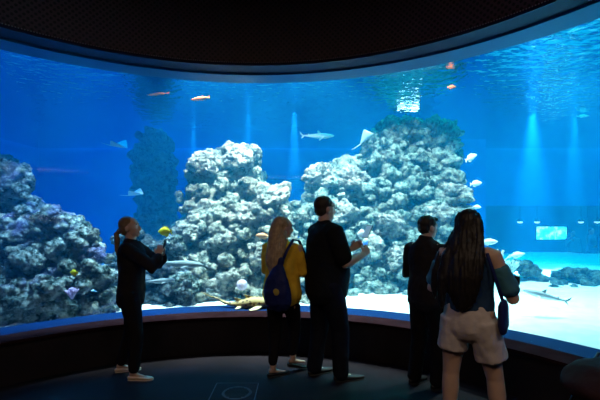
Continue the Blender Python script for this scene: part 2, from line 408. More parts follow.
def formation(name, label, poly, d0, slope, ybase, mat, big=(15, 23), small=(5, 10), nbig=26, nsmall=150, back=.7, boulders=(), bmat=None, dvar=.25, flat=.75):
    root = thing(name, label, 'rock', P((poly[0][0]+poly[-1][0])/2, ybase, d0))
    xs = [p[0] for p in poly]; ys = [p[1] for p in poly]; base = root.location.copy()
    acc = acc_new(); tops = []
    def depth(py): return d0+slope*max(0, (ybase-py))/100.0
    def ok(x, y, r, k=.8): return all(inside(poly, x+r*k*math.cos(a), y+r*k*math.sin(a)) or (y+r*k*math.sin(a) > ybase) for a in np.linspace(0, 2*PI, 9)[:-1])
    def many(n, rng, dz, sub, k):
        cnt = 0; tries = 0
        while cnt < n and tries < n*60:
            tries += 1; x = random.uniform(min(xs), max(xs)); y = random.uniform(min(ys), max(ys)); r = random.uniform(*rng)
            if not ok(x, y, r, k): continue
            d = depth(y)+dz+random.uniform(-dvar, dvar); rr = r/F*d
            p, d = clear_glass(x, y, d, rr)
            p.z = max(p.z, .2)
            rock_into(acc, p-base, rr, sub, (1, 1, random.uniform(flat, 1))); cnt += 1
    many(nbig, (big[0]*1.1, big[1]*1.25), back, 3, .95)
    many(nbig, big, .1, 4, .85)
    many(nsmall, small, -.12, 3, .9)
    o = obj('rock_face', acc_mesh(acc, 'rock_face'), mat, root)
    for (x, y, r) in boulders:
        d = depth(y)-.25; p, d = clear_glass(x, y, d, r/F*d*.9); a = acc_new(); rock_into(a, p-base, r/F*d, 5, (1.05, .95, .85))
        obj('boulder', acc_mesh(a, 'boulder'), bmat or mat, root)
    return root
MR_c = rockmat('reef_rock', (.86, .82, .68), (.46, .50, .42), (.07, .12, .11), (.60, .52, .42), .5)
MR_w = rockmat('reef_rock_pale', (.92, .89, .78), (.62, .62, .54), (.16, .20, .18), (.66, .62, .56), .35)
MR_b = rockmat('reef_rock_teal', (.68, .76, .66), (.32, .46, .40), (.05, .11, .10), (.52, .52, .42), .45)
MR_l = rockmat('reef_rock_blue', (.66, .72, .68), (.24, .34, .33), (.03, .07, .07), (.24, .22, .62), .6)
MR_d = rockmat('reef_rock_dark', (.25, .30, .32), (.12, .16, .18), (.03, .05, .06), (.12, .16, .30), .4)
MR_g = rockmat('reef_rock_green_dimmed', (.26, .38, .33), (.11, .19, .17), (.02, .05, .05), (.36, .38, .32), .35)  # darkened to paint the weaker light on the outcrop

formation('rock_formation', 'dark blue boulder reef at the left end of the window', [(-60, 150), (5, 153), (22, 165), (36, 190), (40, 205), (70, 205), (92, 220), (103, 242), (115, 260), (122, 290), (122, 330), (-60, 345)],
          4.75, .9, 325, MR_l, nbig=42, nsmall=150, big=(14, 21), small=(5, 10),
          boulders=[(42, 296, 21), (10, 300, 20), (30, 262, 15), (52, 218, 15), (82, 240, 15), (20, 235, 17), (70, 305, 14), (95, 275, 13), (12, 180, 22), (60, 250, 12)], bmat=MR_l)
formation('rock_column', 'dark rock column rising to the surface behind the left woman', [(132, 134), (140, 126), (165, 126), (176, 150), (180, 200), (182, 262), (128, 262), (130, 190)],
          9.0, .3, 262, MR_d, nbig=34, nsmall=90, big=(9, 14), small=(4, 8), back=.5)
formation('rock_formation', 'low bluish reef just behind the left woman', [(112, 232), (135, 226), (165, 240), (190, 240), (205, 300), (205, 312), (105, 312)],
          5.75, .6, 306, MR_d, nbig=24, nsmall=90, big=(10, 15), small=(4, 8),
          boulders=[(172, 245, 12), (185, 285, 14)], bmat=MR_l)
formation('rock_formation', 'tall pale reef stack with flat top left of the yellow jacket', [(176, 215), (165, 200), (186, 184), (184, 152), (212, 144), (238, 138), (260, 136), (263, 160), (260, 177), (292, 178), (293, 200), (290, 225), (318, 260), (320, 312), (165, 312), (170, 240)],
          6.0, .75, 306, MR_c, nbig=56, nsmall=300, big=(13, 20), small=(3.5, 8.5),
          boulders=[(272, 200, 16), (232, 280, 15), (250, 215, 15), (205, 165, 15), (238, 160, 15), (215, 290, 13), (190, 232, 13), (262, 255, 14), (225, 240, 13)], bmat=MR_w)
formation('rock_formation', 'broad reef wall with greenish top behind the man in black', [(286, 205), (302, 180), (330, 162), (352, 152), (366, 140), (376, 120), (400, 116), (430, 118), (455, 118), (464, 128), (466, 165), (474, 205), (480, 250), (478, 292), (300, 305)],
          6.5, .75, 296, MR_b, nbig=90, nsmall=560, big=(11, 18), small=(3.5, 8.5),
          boulders=[(320, 178, 17), (350, 180, 16), (455, 195, 17), (440, 215, 15), (390, 225, 16), (345, 215, 15), (400, 260, 16), (370, 250, 15), (440, 260, 15), (330, 245, 15), (465, 235, 12)], bmat=MR_w)
formation('rock_formation', 'low green reef rocks on the sand at the right', [(485, 262), (520, 258), (545, 268), (575, 266), (605, 270), (640, 268), (640, 292), (600, 292), (560, 288), (520, 282), (480, 285)],
          7.3, 1.2, 288, MR_g, nbig=26, nsmall=80, big=(8, 11), small=(4, 7), back=.4)
# upper cap of the broad reef, its weaker light painted as darker green
formation('rock_outcrop', 'green outcrop crowning the broad reef, dim light put into its colour', [(374, 122), (395, 114), (430, 117), (455, 116), (466, 132), (463, 165), (440, 178), (410, 172), (385, 165), (372, 145)],
          7.55, .2, 175, MR_g, nbig=18, nsmall=90, big=(11, 17), small=(5, 9), back=.15)

# branching coral
def coral(label, px, py, d, col, h=.22):
    base = P(px, py, d); mb = MB()
    for k in range(26):
        a = random.uniform(0, 2*PI); t = random.uniform(.1, 1.0); p = Vector((0, 0, 0)); dirn = Vector((math.cos(a)*t, math.sin(a)*t, 1)).normalized(); pts = [p.copy()]
        for j in range(4):
            dirn = (dirn+Vector((random.uniform(-.3, .3), random.uniform(-.3, .3), .05))).normalized(); p = p+dirn*h/4; pts.append(p.copy())
        mb.tube(pts, [.018, .015, .013, .011, .008], n=6)
    o = obj('branching_coral', mb, plain('coral_'+str(px), col, .9, nscale=30, namt=.2)); o.location = base
    return tag(o, label, 'coral')
coral('pale branching coral beside the long haired woman', 497, 268, 6.3, (.6, .62, .6), .3)
coral('small greenish branching coral at the left end of the low reef rocks', 512, 272, 6.6, (.5, .6, .55), .2)
coral('small lilac branching coral at the foot of the left reef', 72, 298, 4.75, (.45, .35, .6), .12)
b = MB(); b.ell((0, 0, 0), (1, 1, 1), nu=28, nv=16)
me = b.mesh('round_anemone')
for v in me.vertices: v.co *= .075*(1+.05*noise.noise(v.co*9))
o = obj('round_anemone', me, plain('anemone', (.62, .50, .62), .8, nscale=60, namt=.2, bump=.6, bscale=60)); o.location = P(242, 285, 5.62); tag(o, 'round pale pink ball above the spotted shark', 'anemone')

t = thing('glitter_lamp', 'added underwater light panel behind the green outcrop, mirrored as glitter in the surface', 'lamp', (2.30, 8.6, 3.40))  # added glowing panel whose mirror image makes the surface glitter
obj('housing', MB().box((0, .06, -.05), (.28, .04, .33)), M_dark, t, smooth=False)
obj('lens', MB().box((0, .0, -.05), (.25, .015, .30)), plain('glitter_glow', (.75, .95, 1), .3, emit=16), t, smooth=False)
obj('bracket', MB().tube([(0, .1, .2), (0, .12, .9)], [.02, .02], n=8), M_dark, t)

# ------------------------------------------------------------------ fish
def finslab(name, poly, t, frame, mat, root):
    return obj(name, MB().slab(poly, t, frame), mat, root, smooth=False)
XZ = Matrix(((1, 0, 0, 0), (0, 0, -1, 0), (0, 1, 0, 0), (0, 0, 0, 1)))   # 2-D (x,y) -> (x,z)
def orient(loc, yaw, pitch=0, roll=0): return dict(loc=loc, rot=(math.radians(roll), math.radians(-pitch), math.radians(yaw)))
def shark(label, loc, yaw, pitch, L, mat, fin=None, cat='shark', name='shark', roll=0, pf=.15):
    r = thing(name, label, cat, **orient(loc, yaw, pitch, roll)); fin = fin or mat
    st = [(.50, .012, .015, .0), (.46, .035, .042, 0), (.38, .055, .07, 0), (.26, .075, .085, 0), (.1, .085, .082, 0), (-.08, .07, .065, 0), (-.24, .045, .04, .004), (-.36, .026, .022, .01), (-.44, .015, .012, .02)]
    mb = MB(); mb.tube([(x*L, .02*L*math.sin(x*5), z*L) for x, h, w_, z in st], [(w_*L*.9, h*L) for x, h, w_, z in st], ref=(0, 1, 0), n=18)
    obj('body', mb, mat, r)
    def s(pts): return [(x*L, y*L) for x, y in pts]
    finslab('dorsal_fin', s([(.12, .07), (.02, .17), (-.01, .165), (.0, .06)]), .012*L, XZ, fin, r)
    finslab('dorsal_fin', s([(-.24, .03), (-.29, .08), (-.30, .075), (-.3, .025)]), .01*L, XZ, fin, r)
    finslab('tail_fin', s([(-.40, .01), (-.44, .03), (-.56, .15), (-.53, .06), (-.48, .01), (-.52, -.07), (-.47, -.04)]), .012*L, XZ, fin, r)
    for sg in (-1, 1):
        fr = Matrix.Translation((0, sg*.06*L, -.03*L)) @ Matrix.Rotation(sg*math.radians(-25), 4, 'X')
        finslab('pectoral_fin', s([(.20, 0), (.10, sg*pf), (.06, sg*pf), (.12, 0)]), .01*L, fr, fin, r)
    for sg in (-1, 1): obj('eye', MB().ell((.41*L, sg*.052*L, .015*L), (.008*L,)*3, nu=8, nv=6), M_dark, r)
    return r
def fish(label, loc, yaw, pitch, L, H_, mat, fin=None, name='reef_fish', group=None):
    r = thing(name, label, 'fish', group=group, **orient(loc, yaw, pitch)); fin = fin or mat
    st = [(.48, .04, .02), (.42, .14, .06), (.3, .30, .09), (.12, .44, .11), (-.05, .44, .1), (-.2, .3, .07), (-.3, .15, .04), (-.36, .09, .025)]
    mb = MB(); mb.tube([(x*L, 0, 0) for x, h, w_ in st], [(w_*L, h*H_) for x, h, w_ in st], ref=(0, 1, 0), n=14); obj('body', mb, mat, r)
    s = lambda pts: [(x*L, y*H_) for x, y in pts]
    finslab('tail_fin', s([(-.32, .05), (-.5, .34), (-.46, 0), (-.5, -.34), (-.32, -.05)]), .02*L, XZ, fin, r)
    finslab('dorsal_fin', s([(.2, .38), (.1, .58), (-.2, .5), (-.3, .2), (-.1, .3)]), .02*L, XZ, fin, r)
    finslab('anal_fin', s([(.05, -.4), (-.1, -.58), (-.25, -.45), (-.28, -.2)]), .02*L, XZ, fin, r)
    for sg in (-1, 1): obj('eye', MB().ell((.36*L, sg*.07*L, .06*H_), (.02*L,)*3, nu=8, nv=6), M_dark, r)
    return r
def ray(label, loc, yaw, pitch, L, mat, roll=0, name='ray'):
    r = thing(name, label, 'ray', **orient(loc, yaw, pitch, roll))
    n = 24; vs = []; fs = []
    for i in range(n+1):
        x = -.5+i/n; u_ = (x-.12)/(.38 if x > .12 else .62); wdt = max(0, 1-abs(u_)**1.2)*.60+.012
        for j in range(17):
            y = -1+2*j/16; z = .10*(1-abs(y))**.7*wdt*1.6+.55*wdt*abs(y)**2
            vs.append(((x-.22*abs(y)**2*wdt)*L, y*wdt*L*.85, z*L))
        for j in range(17):
            y = 1-2*j/16; z = -.03*(1-abs(y))*wdt+.55*wdt*abs(y)**2-.004
            vs.append(((x-.22*abs(y)**2*wdt)*L, y*wdt*L*.85, z*L))
    for i in range(n):
        for j in range(34): k = (j+1) % 34; fs.append((i*34+j, i*34+k, (i+1)*34+k, (i+1)*34+j))
    fs.append(tuple(range(34))); fs.append(tuple(n*34+j for j in range(33, -1, -1)))
    obj('body', MB().add(vs, fs), mat, r)
    obj('tail', MB().tube([(-.45*L, 0, .01*L), (-.75*L, .03*L, .03*L), (-1.1*L, 0, .08*L)], [.022*L, .014*L, .006*L], n=8), mat, r)
    return r
def spotted(name, base, spotc, scale, thr=.45):
    m, nt, N, L, b = newmat(name); tc = N.new('ShaderNodeTexCoord'); v = N.new('ShaderNodeTexVoronoi'); v.inputs['Scale'].default_value = scale
    L.new(tc.outputs['Object'], v.inputs['Vector']); r = N.new('ShaderNodeValToRGB'); r.color_ramp.elements[0].position = thr-.08; r.color_ramp.elements[1].position = thr
    r.color_ramp.elements[0].color = (*spotc, 1); r.color_ramp.elements[1].color = (*base, 1); L.new(v.outputs['Distance'], r.inputs[0]); L.new(r.outputs[0], b.inputs['Base Color'])
    b.inputs['Roughness'].default_value = .6; return m
def shademat(name, top, belly):
    m, nt, N, L, b = newmat(name); g = N.new('ShaderNodeNewGeometry'); tc = N.new('ShaderNodeTexCoord'); sx = N.new('ShaderNodeSeparateXYZ')
    L.new(tc.outputs['Object'], sx.inputs[0]); r = N.new('ShaderNodeValToRGB'); r.color_ramp.elements[0].position = .0; r.color_ramp.elements[1].position = .02
    r.color_ramp.elements[0].color = (*belly, 1); r.color_ramp.elements[1].color = (*top, 1)
    ma = N.new('ShaderNodeMath'); ma.operation = 'ADD'; L.new(sx.outputs['Z'], ma.inputs[0]); ma.inputs[1].default_value = .012
    L.new(ma.outputs[0], r.inputs[0]); L.new(r.outputs[0], b.inputs['Base Color']); b.inputs['Roughness'].default_value = .5; return m
MF_grey = shademat('shark_grey', (.30, .36, .38), (.85, .9, .9))
MF_pale = plain('fish_pale', (.85, .88, .85), .5)
MF_yel = plain('fish_yellow', (1.0, .95, .04), .45)
M_pfin = plain('pale_fin', (.60, .48, .28), .6)
MF_org = plain('fish_orange', (1.0, .16, .04), .45)
shark('slim grey shark swimming above the gap between the two reefs', P(318, 136, 7.5), 10, 3, .62, shademat('shark_silver', (.5, .6, .62), (.9, .95, .95)))
shark('small grey shark cruising just above the white sand at the right', P(545, 296, 4.9), 150, 12, .48, MF_grey, roll=8)
M_spot = spotted('spotted_hide', (.52, .36, .14), (.12, .075, .03), 20, .40)
r = thing('spotted_shark', 'brown spotted shark resting on the ledge at the foot of the window', 'shark', (-.78, 5.13, .434))
g = MB(); g.tube([(-.36, .06, .13), (-.28, .05, .10), (-.20, .03, .06), (-.10, .01, .04), (0, 0, .045), (.10, -.01, .06), (.20, -.01, .072), (.32, 0, .07), (.42, .02, .055), (.47, .03, .045)],
    [(.006, .008), (.012, .014), (.022, .018), (.032, .026), (.050, .040), (.072, .058), (.085, .070), (.082, .062), (.062, .042), (.03, .022)], ref=(0, 1, 0), n=24)
me = g.mesh('body')
for v in me.vertices: v.co.z += .006*math.cos(v.co.y*120)*min(1, max(0, (v.co.x+.1)*4)) if v.co.z > .06 else 0
obj('body', me, M_spot, r)
finslab('tail_fin', [(-.37, .13), (-.47, .175), (-.50, .19), (-.44, .15), (-.34, .105)], .012, XZ @ Matrix.Translation((0, 0, -.06)), M_spot, r)
finslab('dorsal_fin', [(-.02, .06), (-.07, .125), (-.035, .125), (.07, .09)], .014, XZ, M_spot, r)
finslab('dorsal_fin', [(.10, .11), (.06, .165), (.10, .16), (.20, .13)], .014, XZ, M_spot, r)
for sg in (-1, 1):
    obj('pelvic_fin', MB().tube([(.02, sg*.035, .03), (0, sg*.08, .012), (-.03, sg*.11, .008)], [(.03, .012), (.028, .006), (.012, .004)], ref=(1, 0, 0), n=12), M_pfin, r)
    obj('pectoral_fin', MB().tube([(.26, sg*.06, .04), (.22, sg*.13, .016), (.16, sg*.19, .008)], [(.05, .014), (.045, .007), (.02, .004)], ref=(1, 0, 0), n=12), M_pfin, r)
    obj('eye', MB().ell((.43, .02+sg*.05, .075), (.008,)*3, nu=8, nv=6), M_dark, r)
ray('grey ray gliding left of the dark rock column', P(119, 147, 7.2), -15, -10, .36, plain('ray_grey', (.42, .52, .56), .6), roll=12)
ray('pale ray passing in front of the dark rock column', P(136, 195, 7.4), -15, 4, .32, plain('ray_pale', (.6, .7, .72), .6), roll=12)
ray('white bellied ray rising beside the green outcrop', P(367, 139, 7.2), 20, 38, .34, plain('ray_white', (.40, .50, .55), .6), roll=-30)
shark('pale shark lying among the rocks behind the left woman', P(180, 264, 5.35), -5, -2, .62, plain('shark_pale', (.17, .22, .23), .8), pf=.08)
shark('short pale shark under the one resting near the left woman', P(160, 281, 5.3), 8, 3, .40, plain('shark_pale_small', (.18, .23, .25), .8), pf=.08)
fish('bright yellow fish above the phone of the left woman', P(165, 231.5, 5.0), 170, 0, .19, .12, MF_yel)
fish('small bright yellow fish in front of the left reef', P(74, 272.5, 4.50), 175, 0, .10, .07, MF_yel)
fish('orange fish behind the head of the woman in yellow', P(263, 236, 5.6), 175, 4, .22, .09, plain('fish_peach', (.85, .42, .2), .5))
fish('round white fish in front of the man holding a phone', P(362, 234, 5.7), 160, 0, .14, .14, MF_pale)
fish('white fish high beside the right edge of the green outcrop', P(471, 157.5, 6.6), 20, 26, .27, .11, MF_pale)
fish('white fish next to the broad reef, second from top', P(476, 183.5, 6.6), 8, 8, .22, .10, MF_pale)
fish('white fish low above the long haired woman', P(477, 207, 6.6), 0, -5, .15, .07, MF_pale)
fish('pale flat fish beside the shoulder of the long haired woman', P(489, 242, 6.0), -12, 4, .26, .10, MF_pale)
fish('pale fish above the corals at the right', P(517, 255, 6.4), 10, 8, .30, .10, MF_pale)
fish('small blue white fish far out at the upper right', P(583, 116, 8.5), 5, 4, .30, .06, MF_pale)
fish('tiny orange fish near the surface right of the sparkling water', P(452, 87, 6.2), 0, 0, .14, .06, MF_org)
fish('long orange fish shape for a reflection just under the surface at the left', P(200, 98.5, 6.2), 165, -4, .34, .06, MF_org)  # orange reflection streak modelled as a fish shape
fish('thin orange fish shape for the reflection trailing left under the surface', P(158, 94, 6.2), 175, -4, .38, .035, MF_org)  # trailing end of the same reflection, also a fish shape
fish('small blue fish in front of the broad reef', P(365, 244, 5.8), 20, 40, .12, .08, plain('fish_blue', (.08, .25, .7), .4))

# ------------------------------------------------------------------ second gallery, seen through the water
mb = MB(); mb.box((0, 0, 0), (.60, .03, .27)); r = thing('wall_screen', 'glowing green screen behind the far window', 'screen', (8.55, 15.0, 1.0))
obj('casing', mb, M_dark, r, smooth=False)
def screenmat():
    m, nt, N, L, b = newmat('screen_picture'); tc = N.new('ShaderNodeTexCoord'); v = N.new('ShaderNodeTexNoise'); v.inputs['Scale'].default_value = 5; v.inputs['Detail'].default_value = 3
    L.new(tc.outputs['Object'], v.inputs['Vector']); rr = N.new('ShaderNodeValToRGB'); e = rr.color_ramp.elements; e[0].position = .35; e[0].color = (.02, .45, .55, 1); e[1].position = .66; e[1].color = (1, .75, .45, 1)
    x = e.new(.5); x.color = (.15, .75, .5, 1)
    L.new(v.outputs['Fac'], rr.inputs[0]); L.new(rr.outputs[0], b.inputs['Emission Color']); b.inputs['Emission Strength'].default_value = 3.5; L.new(rr.outputs[0], b.inputs['Base Color']); return m
mb = MB(); mb.box((0, -.04, 0), (.56, .01, .24)); obj('display', mb, screenmat(), r, smooth=False)
r.location.z = EYE+(HOR-233)/F*15; r.location.x = (551-300)/F*15
for i, px in enumerate((520, 537, 581, 597)):
    t = thing('ceiling_lamp', ['small round lamp far left over the far gallery', 'small round lamp above the green screen', 'small round lamp above the far visitors', 'rightmost small round lamp of the far gallery'][i], 'lamp', P(px, 222, 14.2))
    obj('shade', MB().tube([(0, 0, .05), (0, 0, .12)], [.10, .05], n=12), M_dark, t)
    obj('bulb', MB().ell((0, 0, 0), (.09, .09, .05)), plain('bulb%d' % i, (1, .85, .7), .5, emit=2.5), t)
    obj('cord', MB().tube([(0, 0, .12), (0, 0, 3.25-t.location.z)], [.012, .012], n=6), M_dark, t)

# ------------------------------------------------------------------ people
def fabric(name, col, rough=.85, bump=.3, bs=14, namt=.15): return plain(name, col, rough, nscale=6, namt=namt, bump=bump, bscale=bs, spec=.12)
M_skin = plain('skin', (.62, .40, .30), .55, nscale=12, namt=.08)
M_eye = plain('eye_dark', (.03, .02, .02), .2); M_lip = plain('lip', (.45, .18, .16), .5)

def lerp(a, b, t): return Vector(a)*(1-t)+Vector(b)*t
def hand(mb, wrist, direction, normal, side, curl=.5, spread=0):
    """wrist: point, direction: where fingers point, normal: palm side, side: direction towards thumb"""
    d = Vector(direction).normalized(); n = Vector(normal); n = (n-d*n.dot(d)).normalized(); s = Vector(side); s = (s-d*s.dot(d)-n*s.dot(n)).normalized()
    w_ = Vector(wrist)
    mb.tube([w_-d*.01, w_+d*.03, w_+d*.075, w_+d*.09], [(.026, .019), (.036, .017), (.041, .015), (.038, .012)], ref=s, n=14)
    for k, (off, l) in enumerate(((.030, .072), (.010, .080), (-.010, .074), (-.029, .058))):
        p = w_+d*.085+s*off; a = 0; pts = [w_+d*.06+s*off, p]; dd = d+s*spread*off*8
        for j, q in enumerate((.42, .33, .25)):
            a += curl*(.55+.35*j); v = (dd*math.cos(a)+n*math.sin(a)).normalized(); p = p+v*l*q; pts.append(p.copy())
        mb.tube(pts, [.010, .0098, .0092, .0085, .0075], ref=s, n=10)
    p = w_+d*.025+s*.028; v = (d*.65+s*.75+n*.35).normalized(); pts = [w_+d*.02+s*.012, p, p+v*.032]
    v2 = (d*.85+s*.15+n*(.3+curl*.5)).normalized(); pts.append(pts[-1]+v2*.026); pts.append(pts[-1]+v2*.018)
    mb.tube(pts, [.014, .0135, .0115, .0105, .008], ref=n, n=10)

class Person:
    """local frame: +Y is where the person faces, drawn for a height of 1.70 and scaled to H"""
    def __init__(s, label, X, Y, deg, H, build=1.0, chest=1.0, hips=1.0, yaw=0, pitch=0, name='person'):
        s.root = thing(name, label, 'person', (X, Y, 0), (0, 0, math.radians(deg)), scale=H/1.70)
        s.b = build; s.chest = chest; s.hips = hips
        s.HM = Matrix.Translation((0, -.01, 1.47)) @ Matrix.Rotation(math.radians(yaw), 4, 'Z') @ Matrix.Rotation(math.radians(pitch), 4, 'X') @ Matrix.Translation((0, .01, -1.47))
        s.body = MB()
    def part(s, name, me, mat): return obj(name, me, mat, s.root)
    def h(s, p): return s.HM @ Vector(p)
    def torso(s):
        b = s.b; c = s.chest; hp = s.hips
        s.body.tube([(0, .0, .80), (0, 0, .88), (0, 0, .96), (0, .01, 1.06), (0, .01, 1.18), (0, .005, 1.28), (0, -.005, 1.37), (0, -.01, 1.42)],
                    [(.13*hp, .10*hp), (.17*hp, .12*hp), (.165*hp, .115*hp), (.135*b, .10*b), (.150*b, .112*c), (.165*b, .115*c), (.155*b, .085*b), (.08, .06)], n=24)
        s.body.tube([(0, -.01, 1.38), (0, -.005, 1.44), s.h((0, .0, 1.50)), s.h((0, .01, 1.56))], [(.075, .065), (.055*b, .058*b), (.052*b, .056*b), (.055, .06)], n=16)
        R = s.HM.to_3x3()
        s.body.ell(s.h((0, .005, 1.605)), (.073, .092, .094), R, 24, 16)
        s.body.ell(s.h((0, .035, 1.545)), (.056, .062, .072), R, 20, 14)
        s.body.ell(s.h((0, .072, 1.500)), (.024, .022, .020), R)
        s.body.tube([s.h((0, .088, 1.60)), s.h((0, .103, 1.575)), s.h((0, .114, 1.555)), s.h((0, .098, 1.546))], [.010, .012, .014, .012], n=10)
        for sg in (-1, 1):
            s.body.ell(s.h((sg*.076, -.005, 1.575)), (.010, .020, .032), R, 12, 8)
            s.body.ell(s.h((sg*.03, .078, 1.625)), (.022, .014, .009), R, 10, 8)
    def arm(s, side, elbow, wrist, hdir, hnorm, hside, curl=.6, r=1.0):
        sh = Vector((side*.165*s.b, -.005, 1.375)); e = Vector(elbow); w_ = Vector(wrist); q = r
        s.body.tube([sh+Vector((-side*.05, 0, .01)), sh, lerp(sh, e, .35), lerp(sh, e, .8), e, lerp(e, w_, .25), lerp(e, w_, .7), w_],
                    [.05*q, .056*q, .049*q, .041*q, .039*q, .041*q, .031*q, .024*q], n=14)
        hand(s.body, w_, hdir, hnorm, hside, curl); return sh, e, w_
    def leg(s, side, knee, ankle, toe, r=1.0):
        hp = Vector((side*.088*s.hips, 0, .88)); k = Vector(knee); a = Vector(ankle); t = Vector(toe).normalized()
        s.body.tube([hp, lerp(hp, k, .3), lerp(hp, k, .8), k, lerp(k, a, .3), lerp(k, a, .75), a], [.088*r, .082*r, .060*r, .054*r, .056*r, .038*r, .034*r], n=16)
        s.body.tube([a+Vector((0, 0, -.01))-t*.03, a+t*.06+Vector((0, 0, -.035)), a+t*.15+Vector((0, 0, -.055))], [(.026, .030), (.024, .020), (.020, .010)], ref=t.cross(Vector((0, 0, 1))), n=14)
        return hp, k, a
    def finish(s, vox=.0075, skin=None):
        s.part('body', remesh(s.body, vox, 2), skin or M_skin)
        R = s.HM.to_3x3()
        for sg in (-1, 1): s.part('eye', MB().ell(s.h((sg*.03, .085, 1.612)), (.012, .009, .007), R, 10, 8), M_eye)
        m = MB(); m.ell(s.h((0, .091, 1.526)), (.021, .009, .007), R, 12, 8); s.part('mouth', m, M_lip)
    def shoe(s, ankle, toe, mat, L=.25, heel=0, low=False, name='shoe', sole=None):
        a = Vector(ankle); t = Vector(toe).normalized(); up = Vector((0, 0, 1)); rf = t.cross(up); z0 = a.z-.075
        base = Vector((a.x, a.y, 0))-t*.055
        hh = .035 if low else .05
        st = [(0, .026, hh*.8), (.03, .033, hh), (.08, .034, hh*.95), (.14, .040, hh*.72), (.19, .042, hh*.58), (.23, .034, hh*.45), (L+.005, .016, hh*.3)]
        lift = max(0, z0)
        pts = []; rad = []
        for x, w_, h in st:
            zz = lift*(1-x/L)*1.0
            pts.append(base+t*x+Vector((0, 0, zz+h*.55+.008))); rad.append((w_, h*.55+.004))
        mb = MB(); mb.tube(pts, rad, ref=rf, n=16)
        if not low: mb.tube([a+Vector((0, 0, -.03)), a+Vector((0, 0, .015))], [.042, .040], n=14)
        o = s.part(name, remesh(mb, .008, 2), mat)
        sl = MB(); sl.tube([p-Vector((0, 0, r[1]+.002)) for p, r in zip(pts, rad)], [(r[0]+.003, .007) for r in rad], ref=rf, n=16)
        obj('sole', sl, sole or M_sole, o)
        return o
M_sole = plain('sole', (.03, .03, .03), .7)
def folds(amp=.004, f=9, s=0):
    return lambda c: amp*(noise.noise(Vector((c.x*f*1.4, c.y*f*1.4, c.z*f*.6+s)))+.5*noise.noise(Vector((c.x*f*3+s, c.y*f*3, c.z*f*2))))
def strands(amp=.006, f=70):
    return lambda c: amp*noise.noise(Vector((math.atan2(c.x, -c.y+.25)*f*.55, c.z*5, c.y*8)))+.004*noise.noise(Vector((c.x*f, c.y*f, c.z*4)))

# --- 1: woman in black blazer at the left
p = Person('woman in black blazer and pale flats raising a phone', -1.70, 4.03, -84, 1.60, build=.98, hips=.97, yaw=-4, pitch=8)
p.torso()
eR, wR, eL, wL = (.17, .28, 1.17), (.065, .30, 1.29), (-.17, .27, 1.17), (-.065, .30, 1.28)
p.arm(1, eR, wR, (-.35, .15, .9), (-.8, -.1, 0), (0, -.8, .3), .8); p.arm(-1, eL, wL, (.4, .2, .8), (.8, -.2, 0), (0, -.8, .3), .8)
_, kR, aR = p.leg(1, (.10, .08, .47), (.11, .06, .075), (.1, 1, 0)); _, kL, aL = p.leg(-1, (-.10, -.03, .47), (-.11, -.14, .085), (-.25, 1, 0))
p.finish()
M_blk = fabric('black_wool', (.018, .016, .02)); M_blk2 = fabric('black_trousers', (.012, .011, .014))
g = MB()
g.tube([(0, -.01, .80), (0, 0, .90), (0, .005, 1.0), (0, .01, 1.10), (0, .01, 1.22), (0, .0, 1.32), (0, -.01, 1.40), (0, -.01, 1.435)],
       [(.165, .140), (.178, .142), (.172, .135), (.165, .132), (.180, .145), (.185, .14), (.165, .105), (.085, .075)], n=28)
for sd, e, w_ in ((1, eR, wR), (-1, eL, wL)):
    sh = Vector((sd*.16, -.005, 1.375)); e = Vector(e); w_ = Vector(w_)
    g.tube([sh, lerp(sh, e, .5), e, lerp(e, w_, .45), lerp(e, w_, .88)], [.074, .068, .066, .064, .056], n=16)
p.part('blazer', remesh(g, .011, 5, folds(.006)), M_blk)
g = MB()
for sd, k, a in ((1, kR, aR), (-1, kL, aL)):
    hp = Vector((sd*.085, 0, .90)); g.tube([hp, lerp(hp, k, .4), k, lerp(k, a, .5), a+Vector((0, 0, .03))], [.108, .098, .076, .064, .056], n=18)
g.tube([(0, 0, .82), (0, 0, 1.0)], [(.17, .125), (.16, .115)], n=20)
p.part('trousers', remesh(g, .011, 4, folds(.006, 7, 3)), M_blk2)
M_flat = plain('pale_leather', (.80, .62, .45), .5)
p.shoe(aR, (.1, 1, 0), M_flat, low=True, sole=plain('pale_sole', (.6, .5, .4), .7)); p.shoe(aL, (-.35, 1, 0), M_flat, low=True, sole=plain('pale_sole2', (.6, .5, .4), .7))
g = MB(); R = p.HM.to_3x3()
g.ell(p.h((0, -.022, 1.622)), (.083, .092, .090), R); g.ell(p.h((0, -.045, 1.575)), (.072, .066, .07), R); g.ell(p.h((0, -.105, 1.565)), (.03, .035, .03), R)
g.tube([p.h((0, -.10, 1.57)), p.h((0, -.15, 1.54)), (0, -.145, 1.46), (.01, -.145, 1.36), (.01, -.14, 1.29)], [.020, .026, .028, .022, .010], n=14)
p.part('hair', remesh(g, .008, 3, strands(.004)), plain('hair_brown', (.20, .125, .07), .5, nscale=30, namt=.3))
P1 = p
def held(person, name, label, cat, off, rot=(0, 0, 0)):
    """a thing held by or worn on a person, positioned in that person's frame"""
    ls = person.root.scale[0]; rz = person.root.rotation_euler.z
    v = Matrix.Rotation(rz, 3, 'Z') @ (Vector(off)*ls)
    o = thing(name, label, cat, Vector(person.root.location)+v, (0, 0, 0)); o.rotation_euler = (Matrix.Rotation(rz, 3, 'Z') @ Euler(rot).to_matrix()).to_euler()
    return o
def phone(person, label, off, rot, scr=None, case=M_dark):
    o = held(person, 'phone', label, 'phone', off, rot)
    a = MB(); a.box((0, 0, 0), (.038, .0045, .076)); q = obj('case', a, case, o, smooth=False)
    m = q.modifiers.new('b', 'BEVEL'); m.width = .004; m.segments = 2
    a = MB(); a.box((0, -.005, 0), (.034, .0008, .070)); obj('display', a, scr or plain('screen_off', (.02, .02, .025), .1), o, smooth=False)
    a = MB(); a.ell((.02, .0055, .055), (.008, .002, .008), nu=12, nv=6); obj('lens', a, plain('lens', (.05, .05, .06), .1), o)
    return o
